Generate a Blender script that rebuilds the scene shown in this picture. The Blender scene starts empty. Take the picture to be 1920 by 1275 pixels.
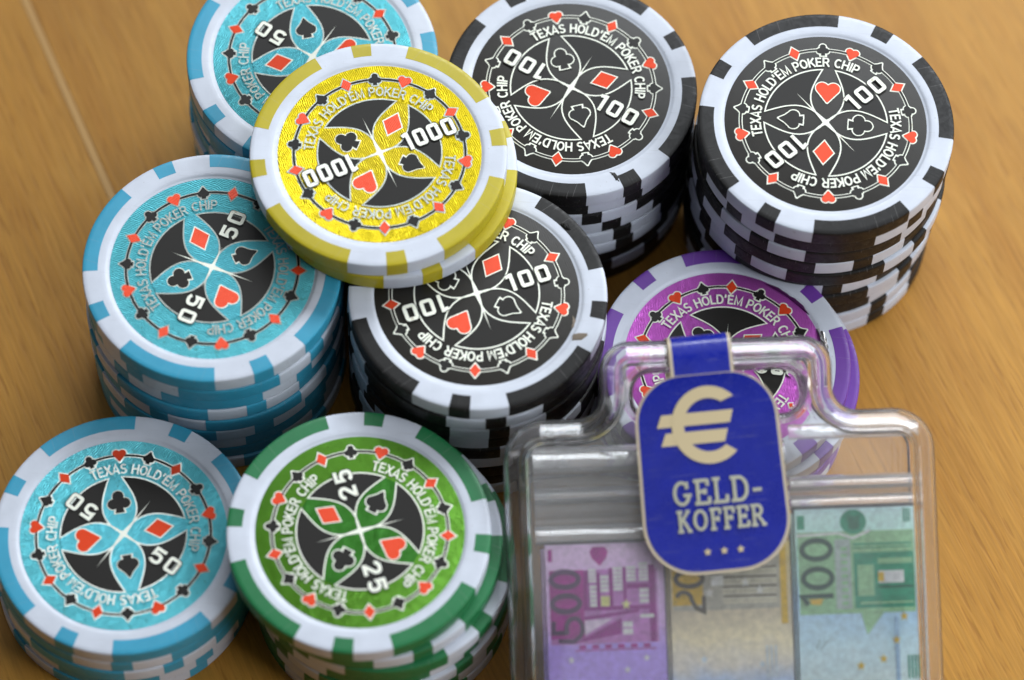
import bpy, bmesh, math, random
from mathutils import Vector, Matrix
# One Blender unit is one centimetre.
S = bpy.context.scene
S.unit_settings.scale_length = 0.01
COL = S.collection
rad = math.radians
random.seed(7)

# ------------------------------------------------------------------ camera
cam_d = bpy.data.cameras.new('camera')
cam = bpy.data.objects.new('camera', cam_d)
COL.objects.link(cam)
right = Vector((0.99884502, 0.04272306, 0.02198548))
up = Vector((-0.04804811, 0.8881455, 0.4570437))
fwd = Vector((0.0, 0.45757218, -0.88917248))
m = Matrix.Identity(4)
for i in range(3):
    m[i][0], m[i][1], m[i][2] = right[i], up[i], -fwd[i]
CAM_H = 51.798
m.translation = Vector((0, 0, CAM_H))
cam.matrix_world = m
cam_d.sensor_width = 36
cam_d.sensor_fit = 'HORIZONTAL'
cam_d.lens = 6714.5 / 1920 * 36
cam_d.clip_start = 1
cam_d.clip_end = 1000
cam_d.dof.use_dof = True
cam_d.dof.focus_distance = 56.2
cam_d.dof.aperture_fstop = 0.094
S.camera = cam

# ------------------------------------------------------------------ light
world = bpy.data.worlds.new('World')
S.world = world
world.use_nodes = True
bg = world.node_tree.nodes['Background']
bg.inputs['Color'].default_value = (0.62, 0.70, 0.86, 1)
bg.inputs['Strength'].default_value = 0.022


def area_lamp(name, loc, target, sx, sy, radiance, color):
    l = bpy.data.lights.new(name, 'AREA')
    l.shape = 'RECTANGLE'
    l.size, l.size_y = sx, sy
    l.energy = radiance * math.pi * sx * sy
    l.color = color
    o = bpy.data.objects.new(name, l)
    COL.objects.link(o)
    o.location = loc
    o.rotation_euler = (Vector(target) - Vector(loc)).to_track_quat('-Z', 'Y').to_euler()
    return o


area_lamp('window_light', (30, 106, 76), (2, 25, 0), 110, 30, 13.0, (0.90, 0.95, 1.0))
area_lamp('side_window_light', (60, 2, 42), (2, 25, 0), 40, 34, 9.5, (0.92, 0.96, 1.0))
area_lamp('ceiling_light', (66, 128, 170), (10, 45, 0), 270, 270, 0.86, (0.94, 0.96, 1.0))
area_lamp('front_fill_light', (12, -10, 96), (3, 22, 3), 54, 26, 0.7, (0.92, 0.96, 1.0))  # unseen fill, added to brighten the notes and give the label sheen
area_lamp('left_fill_light', (-120, 30, 46), (2, 25, 0), 26, 46, 2.2, (0.92, 0.95, 1.0))  # added weak fill for left edges and sides, no known window

S.view_settings.view_transform = 'Standard'
S.view_settings.look = 'None'
S.view_settings.exposure = 0
S.view_settings.gamma = 1
S.cycles.use_denoising = True
S.cycles.max_bounces = 16
S.cycles.transmission_bounces = 12
S.cycles.transparent_max_bounces = 12
S.cycles.diffuse_bounces = 4
S.cycles.caustics_reflective = True
S.cycles.caustics_refractive = True
S.cycles.blur_glossy = 0.3
S.cycles.sample_clamp_indirect = 40


# ------------------------------------------------------------------ materials
def mat(name, color, rough=0.5, metal=0.0, spec=0.5, coat=0.0, coat_rough=0.1):
    M = bpy.data.materials.new(name)
    M.use_nodes = True
    b = M.node_tree.nodes['Principled BSDF']
    b.inputs['Base Color'].default_value = (*color, 1)
    b.inputs['Roughness'].default_value = rough
    b.inputs['Metallic'].default_value = metal
    b.inputs['Specular IOR Level'].default_value = spec
    b.inputs['Coat Weight'].default_value = coat
    b.inputs['Coat Roughness'].default_value = coat_rough
    return M


class NT:
    """small helper round a node tree"""
    def __init__(self, M):
        self.t = M.node_tree
        self.b = self.t.nodes['Principled BSDF']

    def n(self, kind, **kw):
        nd = self.t.nodes.new(kind)
        for k, v in kw.items():
            setattr(nd, k, v)
        return nd

    def l(self, a, b):
        self.t.links.new(a, b)

    def set(self, nd, **kw):
        for k, v in kw.items():
            nd.inputs[k.replace('_', ' ')].default_value = v
        return nd

    def coords(self, scale=(1, 1, 1), rot=(0, 0, 0)):
        tc = self.n('ShaderNodeTexCoord')
        mp = self.n('ShaderNodeMapping')
        mp.inputs['Scale'].default_value = scale
        mp.inputs['Rotation'].default_value = rot
        self.l(tc.outputs['Object'], mp.inputs['Vector'])
        return mp.outputs['Vector']


def plastic(name, color, rough=0.42, spec=0.45, soil=0.10):
    """moulded chip plastic: faint mottling, fine satin grain, a few specks of dirt"""
    M = mat(name, color, rough, 0, spec)
    h = NT(M)
    v = h.coords()
    n1 = h.set(h.n('ShaderNodeTexNoise'), Scale=3.0, Detail=4.0)
    h.l(v, n1.inputs['Vector'])
    rp = h.n('ShaderNodeValToRGB')
    rp.color_ramp.elements[0].position = 0.3
    rp.color_ramp.elements[1].position = 0.75
    rp.color_ramp.elements[0].color = tuple(c * (1 - soil) for c in color) + (1,)
    rp.color_ramp.elements[1].color = tuple(min(1, c * 1.03) for c in color) + (1,)
    h.l(n1.outputs['Fac'], rp.inputs['Fac'])
    sp = h.set(h.n('ShaderNodeTexNoise'), Scale=16.0, Detail=2.0)
    h.l(v, sp.inputs['Vector'])
    r2 = h.n('ShaderNodeValToRGB')
    r2.color_ramp.elements[0].position = 0.745
    r2.color_ramp.elements[1].position = 0.79
    h.l(sp.outputs['Fac'], r2.inputs['Fac'])
    mx = h.n('ShaderNodeMixRGB')
    mx.inputs[2].default_value = (0.20, 0.17, 0.15, 1)
    ml = h.n('ShaderNodeMath', operation='MULTIPLY')
    ml.inputs[1].default_value = 0.35
    h.l(r2.outputs['Color'], ml.inputs[0])
    h.l(ml.outputs[0], mx.inputs[0])
    h.l(rp.outputs['Color'], mx.inputs[1])
    last = mx.outputs[0]
    for rot, sx, sy in ((0.5, 1.2, 46.0), (2.0, 1.6, 60.0)):
        vs_ = h.coords((sx, sy, 8.0), (0, 0, rot))
        ns_ = h.set(h.n('ShaderNodeTexNoise'), Scale=1.0, Detail=1.5)
        h.l(vs_, ns_.inputs['Vector'])
        rs_ = h.n('ShaderNodeMapRange')
        rs_.inputs['From Min'].default_value = 0.70
        rs_.inputs['From Max'].default_value = 0.76
        rs_.inputs['To Max'].default_value = 0.30
        h.l(ns_.outputs['Fac'], rs_.inputs['Value'])
        ms_ = h.n('ShaderNodeMixRGB')
        g = 0.30 if sum(color) > 1.2 else 0.34
        ms_.inputs[2].default_value = (g, g * 0.97, g * 0.95, 1)
        h.l(rs_.outputs[0], ms_.inputs[0])
        h.l(last, ms_.inputs[1])
        last = ms_.outputs[0]
    oi = h.n('ShaderNodeObjectInfo')
    mr = h.n('ShaderNodeMapRange')
    mr.inputs['To Min'].default_value = 0.93
    mr.inputs['To Max'].default_value = 1.05
    h.l(oi.outputs['Random'], mr.inputs['Value'])
    hs = h.n('ShaderNodeHueSaturation')
    h.l(mr.outputs[0], hs.inputs['Value'])
    h.l(last, hs.inputs['Color'])
    h.l(hs.outputs[0], h.b.inputs['Base Color'])
    sc = h.set(h.n('ShaderNodeTexNoise'), Scale=7.0, Detail=5.0, Distortion=1.5)
    h.l(v, sc.inputs['Vector'])
    rr = h.n('ShaderNodeMapRange')
    rr.inputs['From Min'].default_value = 0.35
    rr.inputs['From Max'].default_value = 0.65
    rr.inputs['To Min'].default_value = rough - 0.10
    rr.inputs['To Max'].default_value = rough + 0.10
    h.l(sc.outputs['Fac'], rr.inputs['Value'])
    h.l(rr.outputs[0], h.b.inputs['Roughness'])
    n2 = h.set(h.n('ShaderNodeTexNoise'), Scale=60.0, Detail=3.0)
    h.l(v, n2.inputs['Vector'])
    bp = h.set(h.n('ShaderNodeBump'), Strength=0.12, Distance=0.01)
    h.l(n2.outputs['Fac'], bp.inputs['Height'])
    h.l(bp.outputs['Normal'], h.b.inputs['Normal'])
    return M


def foil(name, color, metal=0.52, rough=0.31, strength=0.5, scale=15.0, soil=0.0, flow=2.2):
    """holographic foil: fine wavy engraved lines"""
    M = mat(name, color, rough, metal, 0.28)
    h = NT(M)
    v = h.coords()
    w = h.n('ShaderNodeTexWave', wave_type='BANDS', bands_direction='DIAGONAL')
    h.set(w, Scale=scale, Distortion=flow * 4, Detail=2.0)
    w.inputs['Detail Scale'].default_value = 0.35
    h.l(v, w.inputs['Vector'])
    n1 = h.set(h.n('ShaderNodeTexNoise'), Scale=45.0, Detail=3.0)
    h.l(v, n1.inputs['Vector'])
    ad = h.n('ShaderNodeMath', operation='MULTIPLY_ADD')
    ad.inputs[1].default_value = 0.8
    h.l(n1.outputs['Fac'], ad.inputs[0])
    h.l(w.outputs['Fac'], ad.inputs[2])
    bp = h.set(h.n('ShaderNodeBump'), Strength=strength, Distance=0.014)
    big = h.set(h.n('ShaderNodeTexNoise'), Scale=2.6, Detail=3.0, Distortion=0.8)
    h.l(v, big.inputs['Vector'])
    b0 = h.set(h.n('ShaderNodeBump'), Strength=min(1.0, strength), Distance=0.032)
    h.l(big.outputs['Fac'], b0.inputs['Height'])
    h.l(b0.outputs['Normal'], bp.inputs['Normal'])
    h.l(ad.outputs[0], bp.inputs['Height'])
    h.l(bp.outputs['Normal'], h.b.inputs['Normal'])
    n2 = h.set(h.n('ShaderNodeTexNoise'), Scale=11.0, Detail=5.0)
    h.l(v, n2.inputs['Vector'])
    rp = h.n('ShaderNodeValToRGB')
    rp.color_ramp.elements[0].position = 0.30
    rp.color_ramp.elements[1].position = 0.36
    lo = 1 - soil
    rp.color_ramp.elements[0].color = (color[0] * lo * 0.8, color[1] * lo * 0.75, color[2] * lo * 0.7, 1)
    rp.color_ramp.elements[1].color = (*color, 1)
    h.l(n2.outputs['Fac'], rp.inputs['Fac'])
    h.l(rp.outputs['Color'], h.b.inputs['Base Color'])
    return M


WHITE = plastic('white_plastic', (0.60, 0.64, 0.72), soil=0.08)
PL = {
    'black': plastic('black_plastic', (0.011, 0.0105, 0.010), rough=0.48, spec=0.28),
    'blue': plastic('blue_plastic', (0.04, 0.33, 0.50)),
    'yellow': plastic('yellow_plastic', (0.50, 0.41, 0.012)),
    'green': plastic('green_plastic', (0.012, 0.17, 0.055)),
    'purple': plastic('purple_plastic', (0.16, 0.045, 0.36)),
}
FO = {
    'black': foil('black_foil', (0.019, 0.0168, 0.0135), metal=0.0, rough=0.42, strength=0.10),
    'blue': foil('blue_foil', (0.15, 0.70, 0.80), metal=0.30, strength=1.0),
    'yellow': foil('yellow_foil', (0.72, 0.56, 0.008), strength=0.55, soil=0.35),
    'green': foil('green_foil', (0.10, 0.275, 0.022), strength=0.5, scale=18),
    'purple': foil('purple_foil', (0.50, 0.105, 0.50), strength=0.3, scale=18),
}
FP = {
    'black': FO['black'],
    'blue': foil('blue_petal_foil', (0.14, 0.66, 0.78), metal=0.30, strength=1.0, scale=15),
    'yellow': foil('yellow_petal_foil', (0.52, 0.40, 0.008), strength=0.5, scale=15),
    'green': foil('green_petal_foil', (0.028, 0.15, 0.013), strength=0.4),
    'purple': foil('purple_petal_foil', (0.46, 0.10, 0.47), strength=0.16),
}
INK_B = mat('black_ink', (0.014, 0.0128, 0.011), 0.42, 0, 0.24)
INK_W = foil('silver_white_ink', (0.92, 0.94, 0.82), metal=0.12, rough=0.38, strength=0.35, scale=30, flow=0.6)
INK_W2 = foil('pale_foil_ink', (0.70, 0.76, 0.70), metal=0.6, rough=0.33, strength=0.5, scale=30, flow=0.6)
INK_R = foil('red_foil_ink', (0.74, 0.060, 0.014), metal=0.15, rough=0.36, strength=0.30, scale=18, flow=0.8)


# ------------------------------------------------------------------ object helpers
def link(name, me, parent=None, mats=()):
    o = bpy.data.objects.new(name, me)
    COL.objects.link(o)
    for M in mats:
        if M.name not in [x.name for x in me.materials if x]:
            me.materials.append(M)
    if parent:
        o.parent = parent
    return o


def empty(name, loc, label, cat, group=None, rot=(0, 0, 0)):
    o = bpy.data.objects.new(name, None)
    COL.objects.link(o)
    o.location = loc
    o.rotation_euler = rot
    o.empty_display_size = 0.3
    o['label'] = label
    o['category'] = cat
    if group:
        o['group'] = group
    return o


def mesh_from(name, verts, faces, idx=None, smooth=False):
    me = bpy.data.meshes.new(name)
    me.from_pydata([tuple(v) for v in verts], [], faces)
    if idx:
        me.polygons.foreach_set('material_index', idx)
    if smooth:
        me.polygons.foreach_set('use_smooth', [True] * len(me.polygons))
    me.update()
    return me


def lathe(name, prof, seg=96, a0=0.0, a1=None, closed_prof=False):
    """spin (r, z) profile; full turn when a1 is None, else a capped wedge of a closed profile"""
    vs, fs = [], []
    full = a1 is None
    n = seg
    P = len(prof)
    cols = n if full else n + 1
    for i in range(cols):
        a = (2 * math.pi * i / n) if full else a0 + (a1 - a0) * i / n
        for r, z in prof:
            vs.append((r * math.cos(a), r * math.sin(a), z))
    for i in range(n):
        j = (i + 1) % cols
        for k in range(P if closed_prof else P - 1):
            k2 = (k + 1) % P
            fs.append((i * P + k, j * P + k, j * P + k2, i * P + k2))
    if not full:
        fs.append(tuple(range(P))[::-1])
        fs.append(tuple((cols - 1) * P + k for k in range(P)))
    me = bpy.data.meshes.new(name)
    me.from_pydata(vs, [], fs)
    bm = bmesh.new()
    bm.from_mesh(me)
    bmesh.ops.remove_doubles(bm, verts=bm.verts, dist=1e-5)
    bmesh.ops.recalc_face_normals(bm, faces=bm.faces)
    bm.to_mesh(me)
    bm.free()
    me.polygons.foreach_set('use_smooth', [True] * len(me.polygons))
    me.set_sharp_from_angle(angle=rad(38))
    return me


# ------------------------------------------------------------------ flat print: strokes and shapes
class Print:
    """collects flat pieces of print; every piece lies a hair above the one before"""
    def __init__(self, z0=0.0, step=0.00012):
        self.v, self.f, self.i = [], [], []
        self.z, self.step = z0, step

    def layer(self, dz=0.0006):
        self.z += dz

    def poly(self, pts, mi):
        b = len(self.v)
        self.v += [(x, y, self.z) for x, y in pts]
        self.f.append(tuple(range(b, b + len(pts))))
        self.i.append(mi)
        self.z += self.step

    def ribbon(self, pts, w, mi, closed=False):
        n = len(pts)
        L, Rr = [], []
        for k in range(n):
            p = Vector(pts[k])
            a = Vector(pts[k - 1]) if (k > 0 or closed) else None
            c = Vector(pts[(k + 1) % n]) if (k < n - 1 or closed) else None
            d1 = (p - a).normalized() if a is not None else None
            d2 = (c - p).normalized() if c is not None else None
            if d1 is None:
                d1 = d2
            if d2 is None:
                d2 = d1
            n1, n2 = Vector((-d1.y, d1.x)), Vector((-d2.y, d2.x))
            mt = n1 + n2
            if mt.length < 1e-6:
                mt = n1
            mt.normalize()
            s = min(1.8, 1 / max(0.3, mt.dot(n1)))
            L.append(p + mt * (w / 2 * s))
            Rr.append(p - mt * (w / 2 * s))
        b = len(self.v)
        for a, c in zip(L, Rr):
            self.v += [(a.x, a.y, self.z), (c.x, c.y, self.z)]
        for k in range(n if closed else n - 1):
            q = (k + 1) % n
            self.f.append((b + 2 * k, b + 2 * k + 1, b + 2 * q + 1, b + 2 * q))
            self.i.append(mi)
        self.z += self.step

    def mesh(self, name):
        me = mesh_from(name, self.v, self.f, self.i)
        bm = bmesh.new()
        bm.from_mesh(me)
        for f in bm.faces:
            if f.normal.z < 0:
                f.normal_flip()
        bm.to_mesh(me)
        bm.free()
        return me


def arc(cx, cy, rx, ry, a0, a1, n=10):
    return [(cx + rx * math.cos(rad(a0 + (a1 - a0) * i / n)), cy + ry * math.sin(rad(a0 + (a1 - a0) * i / n))) for i in range(n + 1)]


# plain block capitals, cap height 1: (advance, strokes)
LET = {
    'T': (0.66, [[(0.0, 0.92), (0.66, 0.92)], [(0.33, 0.92), (0.33, 0)]]),
    'E': (0.64, [[(0.60, 0.92), (0.08, 0.92), (0.08, 0.08), (0.62, 0.08)], [(0.08, 0.51), (0.56, 0.51)]]),
    'X': (0.70, [[(0.04, 1), (0.66, 0)], [(0.66, 1), (0.04, 0)]]),
    'A': (0.76, [[(0.04, 0), (0.38, 0.96), (0.72, 0)], [(0.16, 0.28), (0.60, 0.28)]]),
    'S': (0.68, [arc(0.34, 0.71, 0.25, 0.21, 30, 250, 9) + arc(0.34, 0.28, 0.27, 0.21, 80, -150, 9)]),
    'H': (0.74, [[(0.08, 1), (0.08, 0)], [(0.66, 1), (0.66, 0)], [(0.08, 0.52), (0.66, 0.52)]]),
    'O': (0.82, ['C', arc(0.41, 0.5, 0.33, 0.42, 0, 360, 20)[:-1]]),
    'L': (0.60, [[(0.08, 1), (0.08, 0.08), (0.58, 0.08)]]),
    'D': (0.74, ['C', [(0.08, 0.08), (0.08, 0.92), (0.34, 0.92)] + arc(0.34, 0.5, 0.32, 0.42, 75, -75, 8) + [(0.34, 0.08)]]),
    "'": (0.28, [[(0.15, 1.0), (0.10, 0.66)]]),
    'M': (0.86, [[(0.08, 0), (0.08, 0.96), (0.43, 0.10), (0.78, 0.96), (0.78, 0)]]),
    'P': (0.68, [[(0.08, 0), (0.08, 0.92), (0.38, 0.92)] + arc(0.38, 0.68, 0.22, 0.24, 80, -80, 7) + [(0.08, 0.44)]]),
    'K': (0.74, [[(0.08, 1), (0.08, 0)], [(0.66, 1), (0.10, 0.40)], [(0.28, 0.58), (0.70, 0)]]),
    'R': (0.74, [[(0.08, 0), (0.08, 0.92), (0.40, 0.92)] + arc(0.40, 0.69, 0.22, 0.23, 80, -80, 7) + [(0.08, 0.46)], [(0.40, 0.46), (0.68, 0)]]),
    'C': (0.76, [arc(0.42, 0.5, 0.33, 0.42, 45, 315, 14)]),
    'I': (0.24, [[(0.12, 1), (0.12, 0)]]),
    'G': (0.80, [arc(0.42, 0.5, 0.33, 0.42, 48, 340, 14) + [(0.74, 0.44), (0.46, 0.44)]]),
    'F': (0.60, [[(0.58, 0.92), (0.08, 0.92), (0.08, 0)], [(0.08, 0.50), (0.52, 0.50)]]),
    '-': (0.46, [[(0.06, 0.40), (0.38, 0.40)]]),
    ' ': (0.34, []),
}
# bold condensed figures, height 1
NUM = {
    '0': (0.66, ['C', arc(0.47, 0.76, 0.06, 0.11, 0, 90, 4) + arc(0.19, 0.76, 0.06, 0.11, 90, 180, 4) + arc(0.19, 0.24, 0.06, 0.11, 180, 270, 4) + arc(0.47, 0.24, 0.06, 0.11, 270, 360, 4)]),
    '1': (0.46, [[(0.30, 1.0), (0.30, 0.0)], [(0.06, 0.84), (0.30, 0.90)]]),
    '2': (0.66, [[(0.12, 0.66), (0.12, 0.76)] + arc(0.33, 0.74, 0.20, 0.15, 165, 0, 7) + [(0.52, 0.60), (0.16, 0.14)], [(0.10, 0.11), (0.58, 0.11)]]),
    '5': (0.66, [[(0.58, 0.89), (0.16, 0.89), (0.15, 0.54)] + arc(0.32, 0.44, 0.20, 0.17, 120, 0, 6) + [(0.52, 0.28)] + arc(0.33, 0.26, 0.19, 0.15, 0, -165, 7)]),
}


def strokes_of(glyph):
    out, closed = [], False
    for s in glyph[1]:
        if s == 'C':
            closed = True
            continue
        out.append((s, closed))
        closed = False
    return out


def put_text(pr, text, table, size, thick, mi, place, xs=1.0, gap=0.1):
    """place(x, y) -> plane point for text coordinates"""
    x = 0.0
    for ch in text:
        g = table[ch]
        for pts, closed in strokes_of(g):
            pr.ribbon([place((x + px * xs) * size, py * size, (x + g[0] * xs / 2) * size) for px, py in pts], thick * size, mi, closed)
        x += g[0] * xs + gap
    return (x - gap) * size


def text_len(text, table, size, xs=1.0, gap=0.1):
    return (sum(table[c][0] * xs + gap for c in text) - gap) * size


# card suits as outlines that can be grown
def seg_d(px, py, a, b):
    ax, ay = a
    bx, by = b
    dx, dy = bx - ax, by - ay
    t = max(0, min(1, ((px - ax) * dx + (py - ay) * dy) / (dx * dx + dy * dy)))
    return math.hypot(px - ax - t * dx, py - ay - t * dy)


def poly_d(px, py, P):
    d = 9
    ins = False
    n = len(P)
    for i in range(n):
        a, b = P[i], P[(i + 1) % n]
        d = min(d, seg_d(px, py, a, b))
        if (a[1] > py) != (b[1] > py) and px < (b[0] - a[0]) * (py - a[1]) / (b[1] - a[1]) + a[0]:
            ins = not ins
    return -d if ins else d


STEM = [(0.0, -0.02), (0.07, -0.26), (0.24, -0.50), (-0.24, -0.50), (-0.07, -0.26)]
SUIT = {
    'H': [('c', -0.235, 0.20, 0.265), ('c', 0.235, 0.20, 0.265), ('p', [(0, -0.52), (0.455, 0.05), (0.2, 0.3), (0, 0.22), (-0.2, 0.3), (-0.455, 0.05)])],
    'S': [('c', -0.20, -0.10, 0.235), ('c', 0.20, -0.10, 0.235), ('p', [(0, 0.54), (-0.16, 0.28), (-0.39, 0.03), (-0.2, -0.2), (0.2, -0.2), (0.39, 0.03), (0.16, 0.28)]), ('p', STEM)],
    'C': [('c', 0, 0.26, 0.235), ('c', -0.235, -0.08, 0.235), ('c', 0.235, -0.08, 0.235), ('c', 0, 0.03, 0.14), ('p', STEM)],
    'D': [('p', [(0, 0.54), (0.40, 0), (0, -0.54), (-0.40, 0)])],
}
_suit_cache = {}


def suit_outline(kind, grow, n):
    key = (kind, round(grow, 3), n)
    if key in _suit_cache:
        return _suit_cache[key]

    def sd(x, y):
        d = 9
        for s in SUIT[kind]:
            d = min(d, math.hypot(x - s[1], y - s[2]) - s[3] if s[0] == 'c' else poly_d(x, y, s[1]))
        return d
    if kind == 'D':
        g = 1 + grow / 0.32
        out = [(0, 0.54 * g), (-0.40 * g, 0), (0, -0.54 * g), (0.40 * g, 0)]
    else:
        out = []
        for i in range(n):
            a = 2 * math.pi * (i + 0.5) / n + math.pi / 2
            c, s = math.cos(a), math.sin(a)
            r = 0.95
            while r > 0.03 and sd(c * r, s * r) > grow:
                r -= 0.012
            out.append((c * r, s * r))
    _suit_cache[key] = out
    return out


def put_suit(pr, kind, cx, cy, size, ang, grow, mi, n=40):
    """ang: direction in which the suit's top points"""
    a = ang - math.pi / 2
    c, s = math.cos(a), math.sin(a)
    pr.poly([(cx + size * (x * c - y * s), cy + size * (x * s + y * c)) for x, y in suit_outline(kind, grow, n)], mi)


# ------------------------------------------------------------------ poker chip
TH, RR, RF = 0.3406, 2.0, 1.583
RIN = 1.76
BODY = lathe('chip_body', [(0, 0.02), (1.58, 0.02), (1.62, 0), (1.965, 0.003), (1.99, 0.012), (1.999, 0.032), (2.0, 0.06), (2.0, 0.285), (1.998, 0.312),
                           (1.988, 0.330), (1.966, 0.3385), (1.92, 0.3403), (1.72, 0.3406), (1.66, 0.339), (1.632, 0.333), (1.612, 0.320), (1.60, 0.3135), (0, 0.3135)])
BODY.materials.append(WHITE)
e = 0.0022
SPOTP = [(RIN, 0.3405 + e), (1.92, 0.3404 + e), (1.967, 0.3386 + e), (1.989 + e * .5, 0.3302 + e * .8), (1.998 + e, 0.3125 + e * .4), (2.0 + e, 0.285), (2.0 + e, 0.06),
         (1.999 + e, 0.032), (1.99 + e, 0.012 - e * .3), (1.965, 0.0025), (1.90, 0.05), (1.88, 0.25), (RIN, 0.30)]
LONG_A, SHORT_A = rad(46.0), rad(9.2)
SPOT = {}
for cname, M in PL.items():
    a = lathe('long_edge_spot_' + cname, SPOTP, 22, -LONG_A / 2, LONG_A / 2, True)
    b = lathe('short_edge_spot_' + cname, SPOTP, 5, -SHORT_A / 2, SHORT_A / 2, True)
    a.materials.append(M)
    b.materials.append(M)
    SPOT[cname] = (a, b)
DISC = {}
for cname, M in FO.items():
    me = lathe('foil_disc_' + cname, [(0, 0.319), (1.574, 0.319), (1.581, 0.317), (RF, 0.3140), (0, 0.3138)], 96)
    me.materials.append(M)
    DISC[cname] = me
# ring order, clockwise, starting beside the heart petal
RING = 'CHSDCHSDCHSDCHSDSD'


def chip_print(number, cname):
    """print of one face, heart petal pointing along +y"""
    p = Print(0.3196)
    B, W, Rd, Pt, W2 = 0, 1, 2, 3, 4
    wt = W if cname in ('black', 'purple', 'green') else W2
    bold = 0.175 if cname in ('black', 'purple') else 0.155
    # suit ring: white band, black line on it
    ringr = 1.33
    off = rad(90 + 5)
    for k in range(18):
        a0, a1 = off - k * rad(20) - rad(3.6), off - (k + 1) * rad(20) + rad(3.6)
        p.ribbon([(ringr * math.cos(a0 + (a1 - a0) * i / 6), ringr * math.sin(a0 + (a1 - a0) * i / 6)) for i in range(7)], 0.062, wt)
    p.layer()
    for k in range(18):
        a = off - k * rad(20)
        put_suit(p, RING[k], ringr * math.cos(a), ringr * math.sin(a), 0.212, a, 0.10, wt, 34)
    p.layer()
    for k in range(18):
        a0, a1 = off - k * rad(20) - rad(2.0), off - (k + 1) * rad(20) + rad(2.0)
        p.ribbon([(ringr * math.cos(a0 + (a1 - a0) * i / 6), ringr * math.sin(a0 + (a1 - a0) * i / 6)) for i in range(7)], 0.032, B)
    p.layer()
    for k in range(18):
        a = off - k * rad(20)
        put_suit(p, RING[k], ringr * math.cos(a), ringr * math.sin(a), 0.212, a, 0.0, Rd if RING[k] in 'HD' else B, 34)
    # black field cut by four petals
    r1, gap = 0.965, rad(6.0)
    for q in range(4):
        ax = rad(90) - q * rad(90)          # heart, club, diamond, spade clockwise
        nx = ax - rad(90)
        # petal side: an arc from the centre to the rim beside its axis

        def side(axis, sgn, n=12):
            t = axis + sgn * gap
            ex, ey = r1 * math.cos(t), r1 * math.sin(t)
            px, py = -math.sin(axis) * sgn, math.cos(axis) * sgn
            pts = []
            for i in range(n + 1):
                u = i / n
                bow = 0.225 * math.sin(math.pi * u ** 0.85) * (1 - 0.22 * u) + 0.05 * u * (1 - u)
                pts.append((ex * u + px * bow, ey * u + py * bow))
            return pts
        s1 = side(ax, -1)
        s2 = side(nx, 1)
        rim = [(r1 * math.cos(ax - gap - (rad(90) - 2 * gap) * i / 14), r1 * math.sin(ax - gap - (rad(90) - 2 * gap) * i / 14)) for i in range(1, 14)]
        field = s1 + rim + s2[::-1][:-1]
        p.poly(field, B)
        if q == 0:
            fields = []
        fields.append(field)
        if cname in ('yellow', 'green', 'blue'):
            p.poly(side(ax, -1) + side(ax, 1)[::-1][:-1], Pt)
    p.layer()
    for field in fields:
        p.ribbon(field, 0.023, wt, True)
    # star: long spikes between the petals without figures
    p.layer()
    for a, ln, w in ((rad(135), 0.68, 0.040), (rad(-45), 0.68, 0.040), (rad(45), 0.38, 0.034), (rad(225), 0.38, 0.034)):
        c, s = math.cos(a), math.sin(a)
        p.poly([(-s * w, c * w), (s * w, -c * w), (c * ln * 0.35 + s * w * 0.35, s * ln * 0.35 - c * w * 0.35), (c * ln, s * ln), (c * ln * 0.35 - s * w * 0.35, s * ln * 0.35 + c * w * 0.35)], W)
    p.poly([(0.055 * math.cos(t * math.pi / 6), 0.055 * math.sin(t * math.pi / 6)) for t in range(12)], W)
    # big suits in the petals
    p.layer()
    for q, sname in enumerate('HCDS'):
        a = rad(90) - q * rad(90)
        cx, cy = 0.545 * math.cos(a), 0.545 * math.sin(a)
        sz = 0.38
        out = 0.050 if (sname in 'HD' or cname in ('black', 'green', 'purple')) else 0.03
        put_suit(p, sname, cx, cy, sz, a, out, W, 60)
        p.layer(0.0004)
        put_suit(p, sname, cx, cy, sz, a, 0.0, Rd if sname in 'HD' else B, 60)
    # text ring, twice
    size, r0 = 0.168, 1.014
    txt = "TEXAS HOLD'EM POKER CHIP"
    L = text_len(txt, LET, size)
    span = rad(134)
    rm = r0 + size / 2
    k = span * rm / L
    for mid in (rad(90 + 42), rad(90 + 42 + 180)):
        p.layer(0.0002)

        def on_arc(x, y, xc):
            a = mid + span / 2 - xc * k / rm
            dx = (x - xc) * k
            rr = r0 + y
            return (rr * math.cos(a) + dx * math.sin(a), rr * math.sin(a) - dx * math.cos(a))
        put_text(p, txt, LET, size, bold, wt, on_arc)
    # figures, reading outwards
    size = {'1000': 0.325, '100': 0.31, '500': 0.31, '50': 0.28, '25': 0.295}[number]
    r_in, r_out = {'1000': (0.40, 1.27), '100': (0.47, 1.20), '500': (0.47, 1.20), '50': (0.52, 1.06), '25': (0.53, 1.06)}[number]
    gapn = 0.07
    L = text_len(number, NUM, size, 1.0, gapn)
    kx = (r_out - r_in) / L
    for a in (rad(45), rad(225)):
        c, s = math.cos(a), math.sin(a)

        def radial(x, y, xc):
            u, v = r_in + x * kx, y - size / 2
            return (u * c - v * s, u * s + v * c)
        p.layer()
        put_text(p, number, NUM, size, 0.275, B, radial, 1.0, gapn)
        p.layer()
        put_text(p, number, NUM, size, 0.195, W, radial, 1.0, gapn)
    me = p.mesh('face_print_' + number)
    for M in (INK_B, INK_W, INK_R, FP[cname], INK_W2):
        me.materials.append(M)
    return me


NUMBER = {'black': '100', 'blue': '50', 'yellow': '1000', 'green': '25', 'purple': '500'}
PRINTS = {c: chip_print(n, c) for c, n in NUMBER.items()}


wear = random.Random(3)


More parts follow.
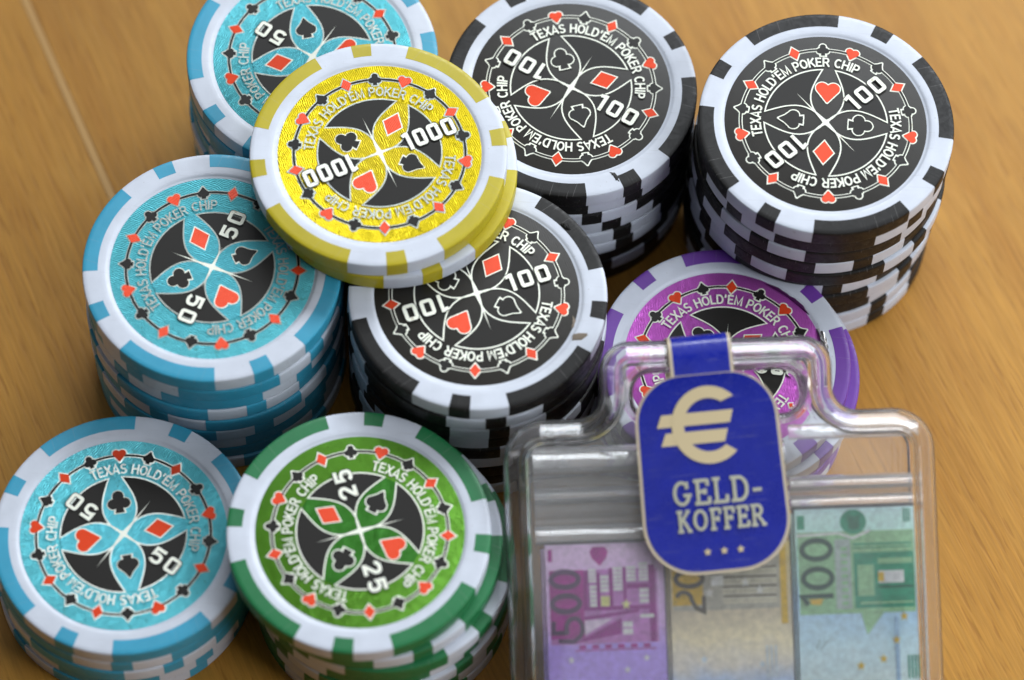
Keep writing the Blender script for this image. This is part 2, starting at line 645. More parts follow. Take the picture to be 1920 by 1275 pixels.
def patch(name, parent, pts, M, z=0.3425, thick=0.004, crumple=0.0):
    """a thin irregular deposit or torn scrap on a chip, from (degrees, radius) points"""
    P = []
    for k, (a, r) in enumerate(pts):
        a2, r2 = pts[(k + 1) % len(pts)]
        for t in (0, 0.33, 0.66):
            aa, rr = a + (a2 - a) * t + wear.uniform(-0.6, 0.6), r + (r2 - r) * t + wear.uniform(-0.010, 0.010)
            P.append((rr * math.cos(rad(aa)), rr * math.sin(rad(aa))))
    cx, cy = sum(p[0] for p in P) / len(P), sum(p[1] for p in P) / len(P)
    n = len(P)
    vs = [(x, y, z + wear.uniform(0, crumple)) for x, y in P] + [(x * .6 + cx * .4, y * .6 + cy * .4, z + thick + wear.uniform(0, crumple)) for x, y in P] + [(cx, cy, z + thick * 1.2 + crumple)]
    vs += [(x, y, z - 0.006) for x, y in P]
    fs = []
    for k in range(n):
        q = (k + 1) % n
        fs += [(k, q, n + q, n + k), (n + k, n + q, 2 * n), (2 * n + 1 + k, 2 * n + 1 + q, q, k)]
    fs.append(tuple(range(2 * n + 1, 3 * n + 1))[::-1])
    return link(name, mesh_from(name, vs, fs), parent, (M,))


def make_chip(cname, loc, phase, label, group, face=None, rot=(0, 0)):
    """phase: direction of one long edge spot; face: direction of the heart petal, None when the face is covered"""
    t = empty('poker_chip', loc, label, 'poker chip', group, (rot[0], rot[1], 0))
    link('body', BODY, t)
    for k in range(4):
        a = link('edge_spot', SPOT[cname][0], t)
        a.rotation_euler.z = rad(phase + 90 * k)
        b = link('edge_spot', SPOT[cname][1], t)
        b.rotation_euler.z = rad(phase + 45 + 90 * k)
    if face is not None:
        d = link('face_disc', DISC[cname], t)
        d.rotation_euler.z = rad(face - 90)
        d.location = (wear.uniform(-0.018, 0.018), wear.uniform(-0.018, 0.018), 0)
        link('face_print', PRINTS[cname], d)
    return t


ORD = ['topmost', 'second', 'third', 'fourth', 'fifth', 'sixth', 'seventh', 'eighth', 'ninth', 'tenth', 'eleventh']
# name: colour, x, y, chips, phase of the top chip, face direction, phases of lower chips, words
STACKS = [
    ('black', 4.739, 28.813, 11, 17.3, 87.0, {2: 0.5, 3: 16.5, 4: 66, 5: 8, 6: 76, 7: 55, 8: 3.5, 9: 8, 10: 81.6, 11: 80},
     'in the tall black stack behind the purple chips', 'tall stack of black 100 chips behind the purple chips'),
    ('black', 0.750, 29.640, 9, 75.9, -162.5, {2: 77, 3: 56.9, 4: 65.9, 5: 72.4, 6: 75},
     'in the black stack behind the yellow chips', 'stack of black 100 chips behind the yellow chips'),
    ('blue', -4.680, 26.114, 9, 72.8, -64.4, {2: 11, 3: 3, 4: 69},
     'in the blue stack left of the yellow chips', 'middle stack of blue 50 chips'),
    ('black', -0.559, 25.851, 9, 39.6, -113.4, {2: 56.5, 3: 57, 4: 58, 5: 80, 6: 67},
     'in the black stack beneath the yellow chips', 'stack of black 100 chips under the yellow chips'),
    ('blue', -5.774, 22.146, 5, 23.0, -167.0, {2: 48.9, 3: 71.5, 4: 86, 5: 84},
     'in the low blue stack beside the green chips', 'low stack of blue 50 chips beside the green chips'),
    ('green', -2.170, 22.077, 7, 41.5, -25.3, {2: 71.5, 3: 10, 4: 2.5, 5: 87},
     'in the green and white stack', 'stack of green 25 chips'),
    ('purple', 3.340, 25.590, 5, 88.0, -139.0, {2: 3.0, 3: 40, 4: 62, 5: 20},
     'in the purple stack behind the clear case handle', 'stack of purple chips behind the clear case'),
    ('blue', -3.396, 30.000, 9, 83.5, 15.6, {},
     'in the blue stack at the back behind yellow', 'rear stack of blue 50 chips half covered by yellow chips'),
]
TOPWORDS = {
    0: 'black 100 chip, face fully bare, on the tall stack behind purple',
    1: 'black 100 chip with its rim partly under the yellow chip, at the back',
    2: 'blue 50 chip on the stack just below and beside the yellow chips',
    3: 'black 100 chip half covered by the yellow chips, grey smear on rim',
    4: 'blue 50 chip on the low stack beside the green chip',
    5: 'green 25 chip on top of the green stack',
    6: 'purple chip on top of its stack, seen through the clear handle',
    7: 'blue 50 chip at the back half covered by the yellow 1000 chip',
}
# sideways slips of the lower chips of some stacks, cm
SLIP = {0: lambda k: (0.02 * math.sin(k * 2.1), 0.16 if k > 4 else 0.03), 5: lambda k: (0.20 if k == 1 else 0.34, 0.0), 4: lambda k: (-0.05, 0.0),
        3: lambda k: (0.0, 0.0), 1: lambda k: (0.0, 0.04), 6: lambda k: (0.17 if k == 1 else 0.10, -0.04)}
rnd = random.Random(11)
TOPS = []
for si, (cname, x, y, n, ph, face, low, words, group) in enumerate(STACKS):
    for k in range(n):
        z = TH * (n - 1 - k)
        if k == 0:
            TOPS.append(make_chip(cname, (x, y, z), ph, TOPWORDS[si], group, face))
        else:
            sx, sy = SLIP[si](k) if si in SLIP else (0, 0)
            sx += rnd.uniform(-0.035, 0.035)
            sy += rnd.uniform(-0.03, 0.03)
            p2 = low.get(k + 1, rnd.uniform(0, 90))
            if k == n - 1 and n > 2:
                lab = 'bottom chip, on the wood, ' + words
            else:
                lab = ORD[k] + ' chip from the top ' + words
            make_chip(cname, (x + sx, y + sy, z), p2, lab, group)
GRIME = plastic('dried_smear', (0.27, 0.22, 0.17), 0.7, 0.2, soil=0.5)
patch('smear', TOPS[3], [(-26.5, 1.64), (-22.5, 1.62), (-20.5, 1.72), (-19.0, 1.80), (-20.4, 1.835), (-23.6, 1.775)], GRIME)
patch('scuff', TOPS[3], [(-10.8, 1.50), (-13.5, 1.565), (-18.5, 1.572), (-19.0, 1.545), (-15.0, 1.53)], GRIME, z=0.3225)
patch('scuff', TOPS[3], [(47.0, 1.79), (43.0, 1.77), (40.5, 1.84), (44.0, 1.87)], PL['black'], z=0.3445, thick=0.012, crumple=0.02)
patch('nick', TOPS[1], [(-66.6, 1.655), (-64.6, 1.70), (-64.0, 1.80), (-64.2, 1.865), (-65.4, 1.82), (-65.8, 1.73)], PL['black'])
TORN = mat('bare_silver_foil', (0.72, 0.70, 0.68), 0.22, 0.9)
DARKP = mat('dark_torn_purple', (0.10, 0.015, 0.11), 0.35, 0.4)
patch('torn_foil', TOPS[6], [(24, 1.600), (21.0, 1.665), (16.0, 1.675), (9.0, 1.665), (3.5, 1.655), (6.5, 1.605), (15.0, 1.585)], TORN, z=0.340, thick=0.012, crumple=0.035)
patch('torn_foil', TOPS[6], [(66, 1.560), (58, 1.600), (50, 1.603), (40, 1.625), (34, 1.622), (36, 1.585), (46, 1.555), (56, 1.545)], DARKP, z=0.3235, thick=0.006, crumple=0.010)

# two yellow chips lying across three stacks
zy = 9 * TH
make_chip('yellow', (-2.204, 27.878, zy + TH), 56.6, 'yellow 1000 chip lying on top of a second yellow chip', 'two yellow 1000 chips', -108.3)
make_chip('yellow', (-2.204 + 0.16, 27.878 - 0.03, zy), 68.0, 'yellow chip directly underneath the upper yellow 1000 chip', 'two yellow 1000 chips')


# ------------------------------------------------------------------ table
def wood():
    M = mat('beech_wood', (0.45, 0.25, 0.08), 0.42, 0, 0.22)
    h = NT(M)
    oi = h.n('ShaderNodeObjectInfo')
    tc = h.n('ShaderNodeTexCoord')
    ofs = h.n('ShaderNodeVectorMath', operation='MULTIPLY_ADD')
    ofs.inputs[1].default_value = (1, 1, 1)
    cmb = h.n('ShaderNodeCombineXYZ')
    mr = h.n('ShaderNodeMath', operation='MULTIPLY')
    mr.inputs[1].default_value = 83.0
    h.l(oi.outputs['Random'], mr.inputs[0])
    h.l(mr.outputs[0], cmb.inputs[0])
    h.l(mr.outputs[0], cmb.inputs[2])
    h.l(tc.outputs['Object'], ofs.inputs[0])
    h.l(cmb.outputs[0], ofs.inputs[2])

    def stretched(sx, sy, scale, detail, rough=0.55):
        mp = h.n('ShaderNodeMapping')
        mp.inputs['Scale'].default_value = (sx, sy, 1)
        h.l(ofs.outputs[0], mp.inputs['Vector'])
        n = h.set(h.n('ShaderNodeTexNoise'), Scale=scale, Detail=detail, Roughness=rough)
        h.l(mp.outputs[0], n.inputs['Vector'])
        return n.outputs['Fac']
    big = stretched(0.05, 0.45, 1.0, 4)
    mid = stretched(0.28, 2.2, 1.0, 5)
    pore = stretched(1.5, 19.0, 1.0, 2, 0.4)
    fibre = stretched(1.0, 22.0, 1.0, 5, 0.62)
    blot = stretched(0.35, 0.5, 1.0, 3)
    r1 = h.n('ShaderNodeValToRGB')
    r1.color_ramp.elements[0].position = 0.30
    r1.color_ramp.elements[0].color = (0.34, 0.148, 0.019, 1)
    r1.color_ramp.elements[1].position = 0.72
    r1.color_ramp.elements[1].color = (0.49, 0.252, 0.045, 1)
    mixf = h.n('ShaderNodeMath', operation='MULTIPLY_ADD')
    mixf.inputs[1].default_value = 0.5
    half = h.n('ShaderNodeMath', operation='MULTIPLY')
    half.inputs[1].default_value = 0.5
    h.l(mid, half.inputs[0])
    h.l(big, mixf.inputs[0])
    h.l(half.outputs[0], mixf.inputs[2])
    h.l(mixf.outputs[0], r1.inputs['Fac'])
    r2 = h.n('ShaderNodeValToRGB')
    r2.color_ramp.elements[0].position = 0.61
    r2.color_ramp.elements[0].color = (0, 0, 0, 1)
    r2.color_ramp.elements[1].position = 0.68
    r2.color_ramp.elements[1].color = (1, 1, 1, 1)
    h.l(pore, r2.inputs['Fac'])
    pm = h.n('ShaderNodeMath', operation='MULTIPLY')
    pm.inputs[1].default_value = 0.40
    h.l(r2.outputs['Color'], pm.inputs[0])
    m1 = h.n('ShaderNodeMixRGB')
    m1.inputs[2].default_value = (0.22, 0.082, 0.010, 1)
    h.l(pm.outputs[0], m1.inputs[0])
    h.l(r1.outputs['Color'], m1.inputs[1])
    r3 = h.n('ShaderNodeValToRGB')
    r3.color_ramp.elements[0].position = 0.60
    r3.color_ramp.elements[0].color = (0, 0, 0, 1)
    r3.color_ramp.elements[1].position = 0.82
    r3.color_ramp.elements[1].color = (0.45, 0.45, 0.45, 1)
    h.l(blot, r3.inputs['Fac'])
    m2 = h.n('ShaderNodeMixRGB')
    m2.inputs[2].default_value = (0.54, 0.30, 0.07, 1)
    h.l(r3.outputs['Color'], m2.inputs[0])
    h.l(m1.outputs[0], m2.inputs[1])
    fr = h.n('ShaderNodeMapRange')
    fr.inputs['From Min'].default_value = 0.3
    fr.inputs['From Max'].default_value = 0.7
    fr.inputs['To Min'].default_value = 0.84
    fr.inputs['To Max'].default_value = 1.14
    h.l(fibre, fr.inputs['Value'])
    hf = h.n('ShaderNodeHueSaturation')
    h.l(fr.outputs[0], hf.inputs['Value'])
    h.l(m2.outputs[0], hf.inputs['Color'])
    hs = h.n('ShaderNodeHueSaturation')
    vv = h.n('ShaderNodeMapRange')
    vv.inputs['To Min'].default_value = 0.93
    vv.inputs['To Max'].default_value = 1.07
    h.l(oi.outputs['Random'], vv.inputs['Value'])
    h.l(vv.outputs[0], hs.inputs['Value'])
    h.l(hf.outputs[0], hs.inputs['Color'])
    h.l(hs.outputs[0], h.b.inputs['Base Color'])
    bp = h.set(h.n('ShaderNodeBump'), Strength=0.25, Distance=0.02)
    bp.invert = True
    h.l(pore, bp.inputs['Height'])
    h.l(bp.outputs['Normal'], h.b.inputs['Normal'])
    return M


WOOD = wood()
PALE = mat('pale_sapwood', (0.46, 0.25, 0.062), 0.45)
ga = rad(-64)
gd, gn = Vector((math.cos(ga), math.sin(ga), 0)), Vector((-math.sin(ga), math.cos(ga), 0))
table = bpy.data.objects.new('table', None)
COL.objects.link(table)
table['kind'] = 'structure'
table['label'] = 'beech wood table top of glued planks under the chips and case'
PW, PLN = 16.2, 100.0
TT = 2.0


def plank_mesh(w):
    bm = bmesh.new()
    bmesh.ops.create_cube(bm, size=1)
    bmesh.ops.scale(bm, vec=(PLN, w, TT), verts=bm.verts)
    bmesh.ops.bevel(bm, geom=[ed for ed in bm.edges if all(v.co.z > 0 for v in ed.verts)], offset=0.009, segments=2, affect='EDGES')
    me = bpy.data.meshes.new('plank')
    bm.to_mesh(me)
    bm.free()
    me.materials.append(WOOD)
    return me


pm_ = plank_mesh(PW - 0.004)
def lay(me, centre, name='plank'):
    o = link(name, me, table)
    o.location = gn * centre + gd * -24 + Vector((0, 0, -TT / 2))
    o.rotation_euler.z = ga
    return o


SEAM, STRIP = 6.71, 0.13
for i in range(-3, 5):
    if i != 0:
        lay(pm_, SEAM + PW * (i - 0.5) if i > 0 else SEAM - STRIP + PW * (i + 0.5))
narrow = plank_mesh(STRIP - 0.004)
narrow.materials.clear()
narrow.materials.append(PALE)
lay(narrow, SEAM - STRIP / 2)


# ------------------------------------------------------------------ clear plastic money case, leaning on the purple stack
AL, BE = rad(25), rad(4.8)
sv = Vector((0, math.cos(AL), math.sin(AL)))
CW = Vector((0, -math.sin(AL), math.cos(AL)))
CU = Vector((1, 0, 0)) * math.cos(BE) + sv * math.sin(BE)
CV = Vector((1, 0, 0)) * -math.sin(BE) + sv * math.cos(BE)
CM = Matrix.Identity(4)
for i in range(3):
    CM[i][0], CM[i][1], CM[i][2] = CU[i], CV[i], CW[i]
CM.translation = Vector((3.34, 23.66, 1.75))
THK = 1.5


def clear_plastic(name, ior=1.49, rough=0.02, tint=(1.0, 1.0, 1.0), wavy=0.0, clear=0.965):
    M = bpy.data.materials.new(name)
    M.use_nodes = True
    t = M.node_tree
    b = t.nodes['Principled BSDF']
    b.inputs['Base Color'].default_value = (*tint, 1)
    b.inputs['Transmission Weight'].default_value = clear
    b.inputs['IOR'].default_value = ior
    b.inputs['Roughness'].default_value = rough
    if wavy:
        tc = t.nodes.new('ShaderNodeTexCoord')
        n = t.nodes.new('ShaderNodeTexNoise')
        n.inputs['Scale'].default_value = 2.2
        n.inputs['Detail'].default_value = 2
        bp = t.nodes.new('ShaderNodeBump')
        bp.inputs['Strength'].default_value = wavy
        bp.inputs['Distance'].default_value = 0.022
        t.links.new(tc.outputs['Object'], n.inputs['Vector'])
        t.links.new(n.outputs['Fac'], bp.inputs['Height'])
        t.links.new(bp.outputs['Normal'], b.inputs['Normal'])
    return M


CLEAR = clear_plastic('clear_case_plastic', ior=1.42, wavy=0.06, rough=0.012)
CLEAR2 = clear_plastic('clear_tray_plastic', rough=0.05, wavy=0.22, clear=0.78)  # whitish haze put into the tray plastic for brighter-looking reflections
HU = -0.11


def arc_pts(cx, cy, r, a0, a1, n):
    return [(cx + r * math.cos(rad(a0 + (a1 - a0) * i / n)), cy + r * math.sin(rad(a0 + (a1 - a0) * i / n))) for i in range(n + 1)]


def case_outline(d):
    """outline of the case grown inwards by d; always the same number of points"""
    hw, vb, sh, hh, tp = 3.27 - d, -4.10 + d, 0.86 - d, 1.76 - d, 2.01 - d
    rb, rs, rc, rt = max(0.5 - d, .04), max(0.62 - d, .04), 0.36 + d, max(0.46 - d, .04)
    half = arc_pts(hw - rb, vb + rb, rb, -90, 0, 8) + arc_pts(hw - rs, sh - rs, rs, 0, 90, 10) + arc_pts(hh + rc, sh + rc, rc, 270, 180, 8) + arc_pts(hh - rt, tp - rt, rt, 0, 90, 10)
    return [(HU + x, y) for x, y in half] + [(HU - x, y) for x, y in half[::-1]]


def hole_outline(d):
    """finger hole, grown outwards by d"""
    hw, v0, v1, r = 1.27 + d, 0.84 - d, 1.52 + d, 0.30 + d
    half = arc_pts(hw - r, v0 + r, r, -90, 0, 8) + arc_pts(hw - r, v1 - r, r, 0, 90, 8)
    return [(HU + x, y) for x, y in half] + [(HU - x, y) for x, y in half[::-1]]


def shell(name, prof, holeprof, thick, mirror, parent, M):
    bm = bmesh.new()

    def loop(pts, w):
        w = THK - w if mirror else w
        return [bm.verts.new((x, y, w)) for x, y in pts]

    def bridge(a, b):
        n = len(a)
        for i in range(n):
            j = (i + 1) % n
            bm.faces.new((a[i], a[j], b[j], b[i]))

    def skin(t):
        lo = [loop(case_outline(i + t), w - (t if w > THK - 0.03 or k >= len(prof) - 2 else t * 0.6)) for k, (i, w) in enumerate(prof)]
        lh = [loop(hole_outline(i + t), w - (t if k >= len(holeprof) - 2 else t * 0.6)) for k, (i, w) in enumerate(holeprof)]
        for q in (lo, lh):
            for a, b in zip(q, q[1:]):
                bridge(a, b)
        es = []
        for L in (lo[-1], lh[-1]):
            for i in range(len(L)):
                ed = bm.edges.get((L[i], L[(i + 1) % len(L)]))
                es.append(ed)
        bmesh.ops.triangle_fill(bm, edges=es, use_beauty=True, use_dissolve=False)
        return lo[0], lh[0]
    o0, h0 = skin(0)
    o1, h1 = skin(thick)
    for a, b in ((o0, o1), (h0, h1)):
        z = THK - prof[0][1] if mirror else prof[0][1]
        for v in b:
            v.co.z = z
        bridge(a, b)
    bmesh.ops.recalc_face_normals(bm, faces=bm.faces)
    me = bpy.data.meshes.new(name)
    bm.to_mesh(me)
    bm.free()
    me.polygons.foreach_set('use_smooth', [True] * len(me.polygons))
    me.set_sharp_from_angle(angle=rad(35))
    return link(name, me, parent, (M,))


case = empty('money_case', (0, 0, 0), 'clear plastic toy suitcase with rounded handle, holding banknotes, leaning on purple chips', 'case')
case.matrix_world = CM
PROF = [(0, 0.752), (0, 1.08), (0.008, 1.135), (0.032, 1.185), (0.068, 1.225), (0.20, 1.322), (0.235, 1.342), (0.255, 1.365), (0.272, 1.41), (0.29, 1.46), (0.335, 1.5)]
HPROF = [(0, 0.752), (0, 1.34), (0.008, 1.40), (0.03, 1.455), (0.065, 1.49), (0.11, 1.5)]
shell('front_shell', PROF, HPROF, 0.055, False, case, CLEAR)
shell('back_shell', PROF, HPROF, 0.055, True, case, CLEAR)


def extrude_sheet(name, prof, u0, u1, thick, parent, M):
    """a bent clear sheet: (v, w) profile drawn along u, with thickness"""
    # round the profile first
    pts = [Vector(p) for p in prof]
    for _ in range(2):
        q = [pts[0]]
        for a, b in zip(pts, pts[1:]):
            q += [a * 0.75 + b * 0.25, a * 0.25 + b * 0.75]
        pts = q + [pts[-1]]
    n = len(pts)
    nor = []
    for k in range(n):
        d = (pts[min(k + 1, n - 1)] - pts[max(k - 1, 0)]).normalized()
        nor.append(Vector((-d.y, d.x)))
    ring = [p + m_ * thick / 2 for p, m_ in zip(pts, nor)] + [p - m_ * thick / 2 for p, m_ in zip(pts, nor)][::-1]
    P = len(ring)
    vs = [(u, p.x, p.y) for u in (u0, u1) for p in ring]
    fs = [(k, (k + 1) % P, P + (k + 1) % P, P + k) for k in range(P)]
    for s0 in (0, P):
        for k in range(n - 1):
            fs.append((s0 + k, s0 + k + 1, s0 + P - 2 - k, s0 + P - 1 - k))
    me = bpy.data.meshes.new(name)
    me.from_pydata(vs, [], fs)
    bm = bmesh.new()
    bm.from_mesh(me)
    bmesh.ops.recalc_face_normals(bm, faces=bm.faces)
    bm.to_mesh(me)
    bm.free()
    me.polygons.foreach_set('use_smooth', [True] * len(me.polygons))
    me.set_sharp_from_angle(angle=rad(40))
    return link(name, me, parent, (M,))


def tray(u0, u1, vtop, parent):
    if vtop < -0.9:
        a = [(0.44, 0.55), (0.40, 0.86), (0.35, 0.955), (0.15, 1.097), (0.09, 1.05), (0.05, 0.70), (0.0, 0.58), (-0.16, 0.60), (-0.22, 0.86), (-0.255, 0.93), (-0.325, 0.98), (-0.37, 0.93),
             (-0.41, 0.76), (-0.46, 0.80), (-0.53, 0.85), (-0.60, 0.80), (-0.64, 0.76), (-0.74, 0.80), (-0.78, 0.98), (-0.83, 1.045), (-0.975, 1.148), (-1.01, 1.10), (-1.015, 0.60)]
    else:
        extrude_sheet('tray', [(0.64, 0.96), (0.61, 1.00), (0.48, 1.092), (0.44, 1.07)], u0, u1, 0.05, parent, CLEAR2)
        a = [(-0.14, 0.60), (-0.17, 0.92), (-0.20, 0.985), (-0.28, 1.042), (-0.32, 1.0), (-0.35, 0.74), (-0.42, 0.80), (-0.45, 0.98), (-0.48, 1.045), (-0.58, 1.116), (-0.61, 1.06), (-0.615, 0.60)]
    return extrude_sheet('tray', a, u0, u1, 0.045, parent, CLEAR2)


tray(-2.93, -1.02, -1.03, case)
tray(-0.96, 0.90, -1.03, case)
tray(0.96, 2.92, -0.63, case)

# ------------------------------------------------------------------ banknote bundles inside the case


def paper(name, c, rough=0.5):
    lift = 1.35 if sum(c) > 1.5 else (1.0 if sum(c) > 1.0 else 0.80)
    g = sum(c) / 3
    c = tuple(max(0.01, min(0.9, (g + (x - g) * 1.45) * lift)) for x in c)
    M = mat(name, c, rough, 0, 0.35)
    h = NT(M)
    v = h.coords()
    n1 = h.set(h.n('ShaderNodeTexNoise'), Scale=9.0, Detail=9.0, Roughness=0.72)
    h.l(v, n1.inputs['Vector'])
    rp = h.n('ShaderNodeValToRGB')
    rp.color_ramp.elements[0].color = tuple(x * 0.62 for x in c) + (1,)
    rp.color_ramp.elements[1].color = tuple(min(0.9, x * 1.22) for x in c) + (1,)
    rp.color_ramp.elements[0].position = 0.3
    rp.color_ramp.elements[1].position = 0.7
    h.l(n1.outputs['Fac'], rp.inputs['Fac'])
    h.l(rp.outputs['Color'], h.b.inputs['Base Color'])
    return M


def fade(name, stops, axis=1, length=3.0):
    """paper whose printed tint runs through several colours along the note"""
    M = mat(name, stops[0][1], 0.5, 0, 0.35)
    h = NT(M)
    tc = h.n('ShaderNodeTexCoord')
    sx = h.n('ShaderNodeSeparateXYZ')
    h.l(tc.outputs['Object'], sx.inputs[0])
    n1 = h.set(h.n('ShaderNodeTexNoise'), Scale=2.5, Detail=4.0)
    h.l(tc.outputs['Object'], n1.inputs['Vector'])
    mm = h.n('ShaderNodeMath', operation='MULTIPLY_ADD')
    mm.inputs[1].default_value = -1.0 / length
    h.l(sx.outputs[axis], mm.inputs[0])
    m2 = h.n('ShaderNodeMath', operation='MULTIPLY_ADD')
    m2.inputs[1].default_value = 0.16
    m2.inputs[2].default_value = -0.08
    h.l(n1.outputs['Fac'], m2.inputs[0])
    h.l(m2.outputs[0], mm.inputs[2])
    rp = h.n('ShaderNodeValToRGB')
    while len(rp.color_ramp.elements) < len(stops):
        rp.color_ramp.elements.new(0.5)
    for el, (p, c) in zip(rp.color_ramp.elements, stops):
        el.position = p
        g = sum(c) / 3
        el.color = tuple(min(0.9, (g + (x - g) * 1.4) * 1.45) for x in c) + (1,)
    h.l(mm.outputs[0], rp.inputs['Fac'])
    ns = h.set(h.n('ShaderNodeTexNoise'), Scale=9.0, Detail=9.0, Roughness=0.75)
    h.l(tc.outputs['Object'], ns.inputs['Vector'])
    mr = h.n('ShaderNodeMapRange')
    mr.inputs['From Min'].default_value = 0.3
    mr.inputs['From Max'].default_value = 0.7
    mr.inputs['To Min'].default_value = 0.70
    mr.inputs['To Max'].default_value = 1.18
    h.l(ns.outputs['Fac'], mr.inputs['Value'])
    hs = h.n('ShaderNodeHueSaturation')
    h.l(mr.outputs[0], hs.inputs['Value'])
    h.l(rp.outputs['Color'], hs.inputs['Color'])
    h.l(hs.outputs[0], h.b.inputs['Base Color'])
    return M


NAVY = mat('navy_wrapper_shade', (0.020, 0.028, 0.075), 0.35)  # dark wrapper colour also paints the shadow gaps between bundles


def bundle(name, u0, u1, vtop, face_m, side_m, label, draw, mats, w1=1.27):
    """a wrapped bundle; its own frame: x from the left edge, y down from the top edge is negative"""
    L = vtop + 3.98
    bm = bmesh.new()
    bmesh.ops.create_cube(bm, size=1)
    W_, D_ = u1 - u0, 0.62
    for v in bm.verts:
        v.co = Vector(((v.co.x + .5) * W_, (v.co.y - .5) * L, (v.co.z - .5) * D_))
    bmesh.ops.bevel(bm, geom=list(bm.edges), offset=0.06, segments=4, affect='EDGES')
    for f in bm.faces:
        f.material_index = 0 if f.normal.z > 0.75 else 1
        f.smooth = True
    me = bpy.data.meshes.new(name)
    bm.to_mesh(me)
    bm.free()
    me.set_sharp_from_angle(angle=rad(40))
    me.materials.append(face_m)
    me.materials.append(side_m)
    o = bpy.data.objects.new(name, me)
    COL.objects.link(o)
    o.matrix_world = CM @ Matrix.Translation((u0, vtop, w1))
    o['label'] = label
    o['category'] = 'banknotes'
    o['group'] = 'banknote bundles in the clear case'
    p = Print(0.0012, 0.0002)
    draw(p, W_)
    p.v = [(0.075 + x * (W_ - 0.15) / W_, y, z) for x, y, z in p.v]
    pm = p.mesh('note_print')
    link('note_print', pm, o, mats)
    return o


def rect(p, x0, y0, x1, y1, mi):
    p.poly([(x0, y0), (x1, y0), (x1, y1), (x0, y1)], mi)


def oval(p, cx, cy, rx, ry, mi, n=28):
    p.poly([(cx + rx * math.cos(2 * math.pi * i / n), cy + ry * math.sin(2 * math.pi * i / n)) for i in range(n)], mi)


def star(p, cx, cy, r, mi, k=0.42):
    p.poly([(cx + (r if i % 2 == 0 else r * k) * math.sin(math.pi * i / 5), cy + (r if i % 2 == 0 else r * k) * math.cos(math.pi * i / 5)) for i in range(10)], mi)


def fig0(p, cx, cy, rx, ry, dark, fill, w=0.05):
    oval(p, cx, cy, rx + w * .5, ry + w * .5, dark)
    oval(p, cx, cy, rx - w * .5, ry - w * .5, fill)


def draw500(p, W_):
    k = 1 / 592.0

    def X(x): return (x - 345) * k
    def Y(y): return -(y - 120) * k
    D, F, PK, LT, YE, DK, WH = range(7)
    rect(p, 0.04, Y(350), W_ - 0.04, Y(1010), LT)
    rect(p, 0.04, Y(350), 0.60, Y(960), PK)
    p.layer()
    # shield
    p.poly([(X(770), Y(190)), (X(800), Y(150)), (X(920), Y(150)), (X(950), Y(190)), (X(930), Y(250)), (X(865), Y(320)), (X(790), Y(250))][::-1], PK)
    rect(p, 0.03, Y(160), X(405), Y(270), PK)
    # window columns of a modern facade
    p.layer()
    for x0, x1, y0, y1 in ((700, 745, 360, 700), (830, 860, 380, 700), (950, 985, 340, 690), (1085, 1115, 335, 640), (1335, 1395, 320, 1010), (1120, 1330, 485, 530), (690, 1380, 680, 715)):
        rect(p, X(x0), Y(y0), X(x1), Y(y1), DK)
    p.layer()
    for x0, x1, y0, y1, n in ((750, 825, 345, 470, 4), (865, 945, 405, 560, 4), (990, 1080, 335, 550, 6), (1120, 1210, 330, 470, 4), (1240, 1330, 300, 470, 5), (1240, 1330, 530, 670, 3), (1240, 1375, 760, 800, 1), (1070, 1165, 820, 950, 2), (760, 825, 490, 690, 5)):
        for q in range(n):
            ya, yb = y0 + (y1 - y0) * q / n, y0 + (y1 - y0) * (q + 0.8) / n
            rect(p, X(x0), Y(ya), X(x1), Y(yb), WH)
    for q in range(6):
        rect(p, X(640 + q * 125), Y(1020), X(705 + q * 125), Y(1055), PK)
    rect(p, X(600), Y(1062), X(1385), Y(1072), PK)
    p.layer()
    p.poly([(X(600), Y(1000)), (X(1050), Y(930)), (X(1060), Y(790))], DK)
    p.poly([(X(690), Y(770)), (X(1230), Y(715)), (X(1230), Y(740)), (X(690), Y(800))], DK)
    p.poly([(X(700), Y(930)), (X(700), Y(800)), (X(980), Y(790))], F)
    rect(p, X(865), Y(590), X(950), Y(680), YE)
    star(p, X(1110), Y(670), 0.085, YE)
    p.layer()
    fig0(p, X(520), Y(430), 0.225, 0.115, D, PK, 0.085)
    p.layer()
    fig0(p, X(525), Y(645), 0.225, 0.120, D, PK, 0.085)
    p.layer()
    p.ribbon([(X(400), Y(800)), (X(395), Y(905)), (X(510), Y(905))] + [(X(600) + 0.135 * math.cos(rad(a)), Y(870) + 0.155 * math.sin(rad(a))) for a in range(200, -75, -20)] + [(X(590), Y(985)), (X(440), Y(975))], 0.07, D)
    for x, y in ((560, 1150), (1290, 1150), (1100, 1250)):
        star(p, X(x), Y(y), 0.06, WH)


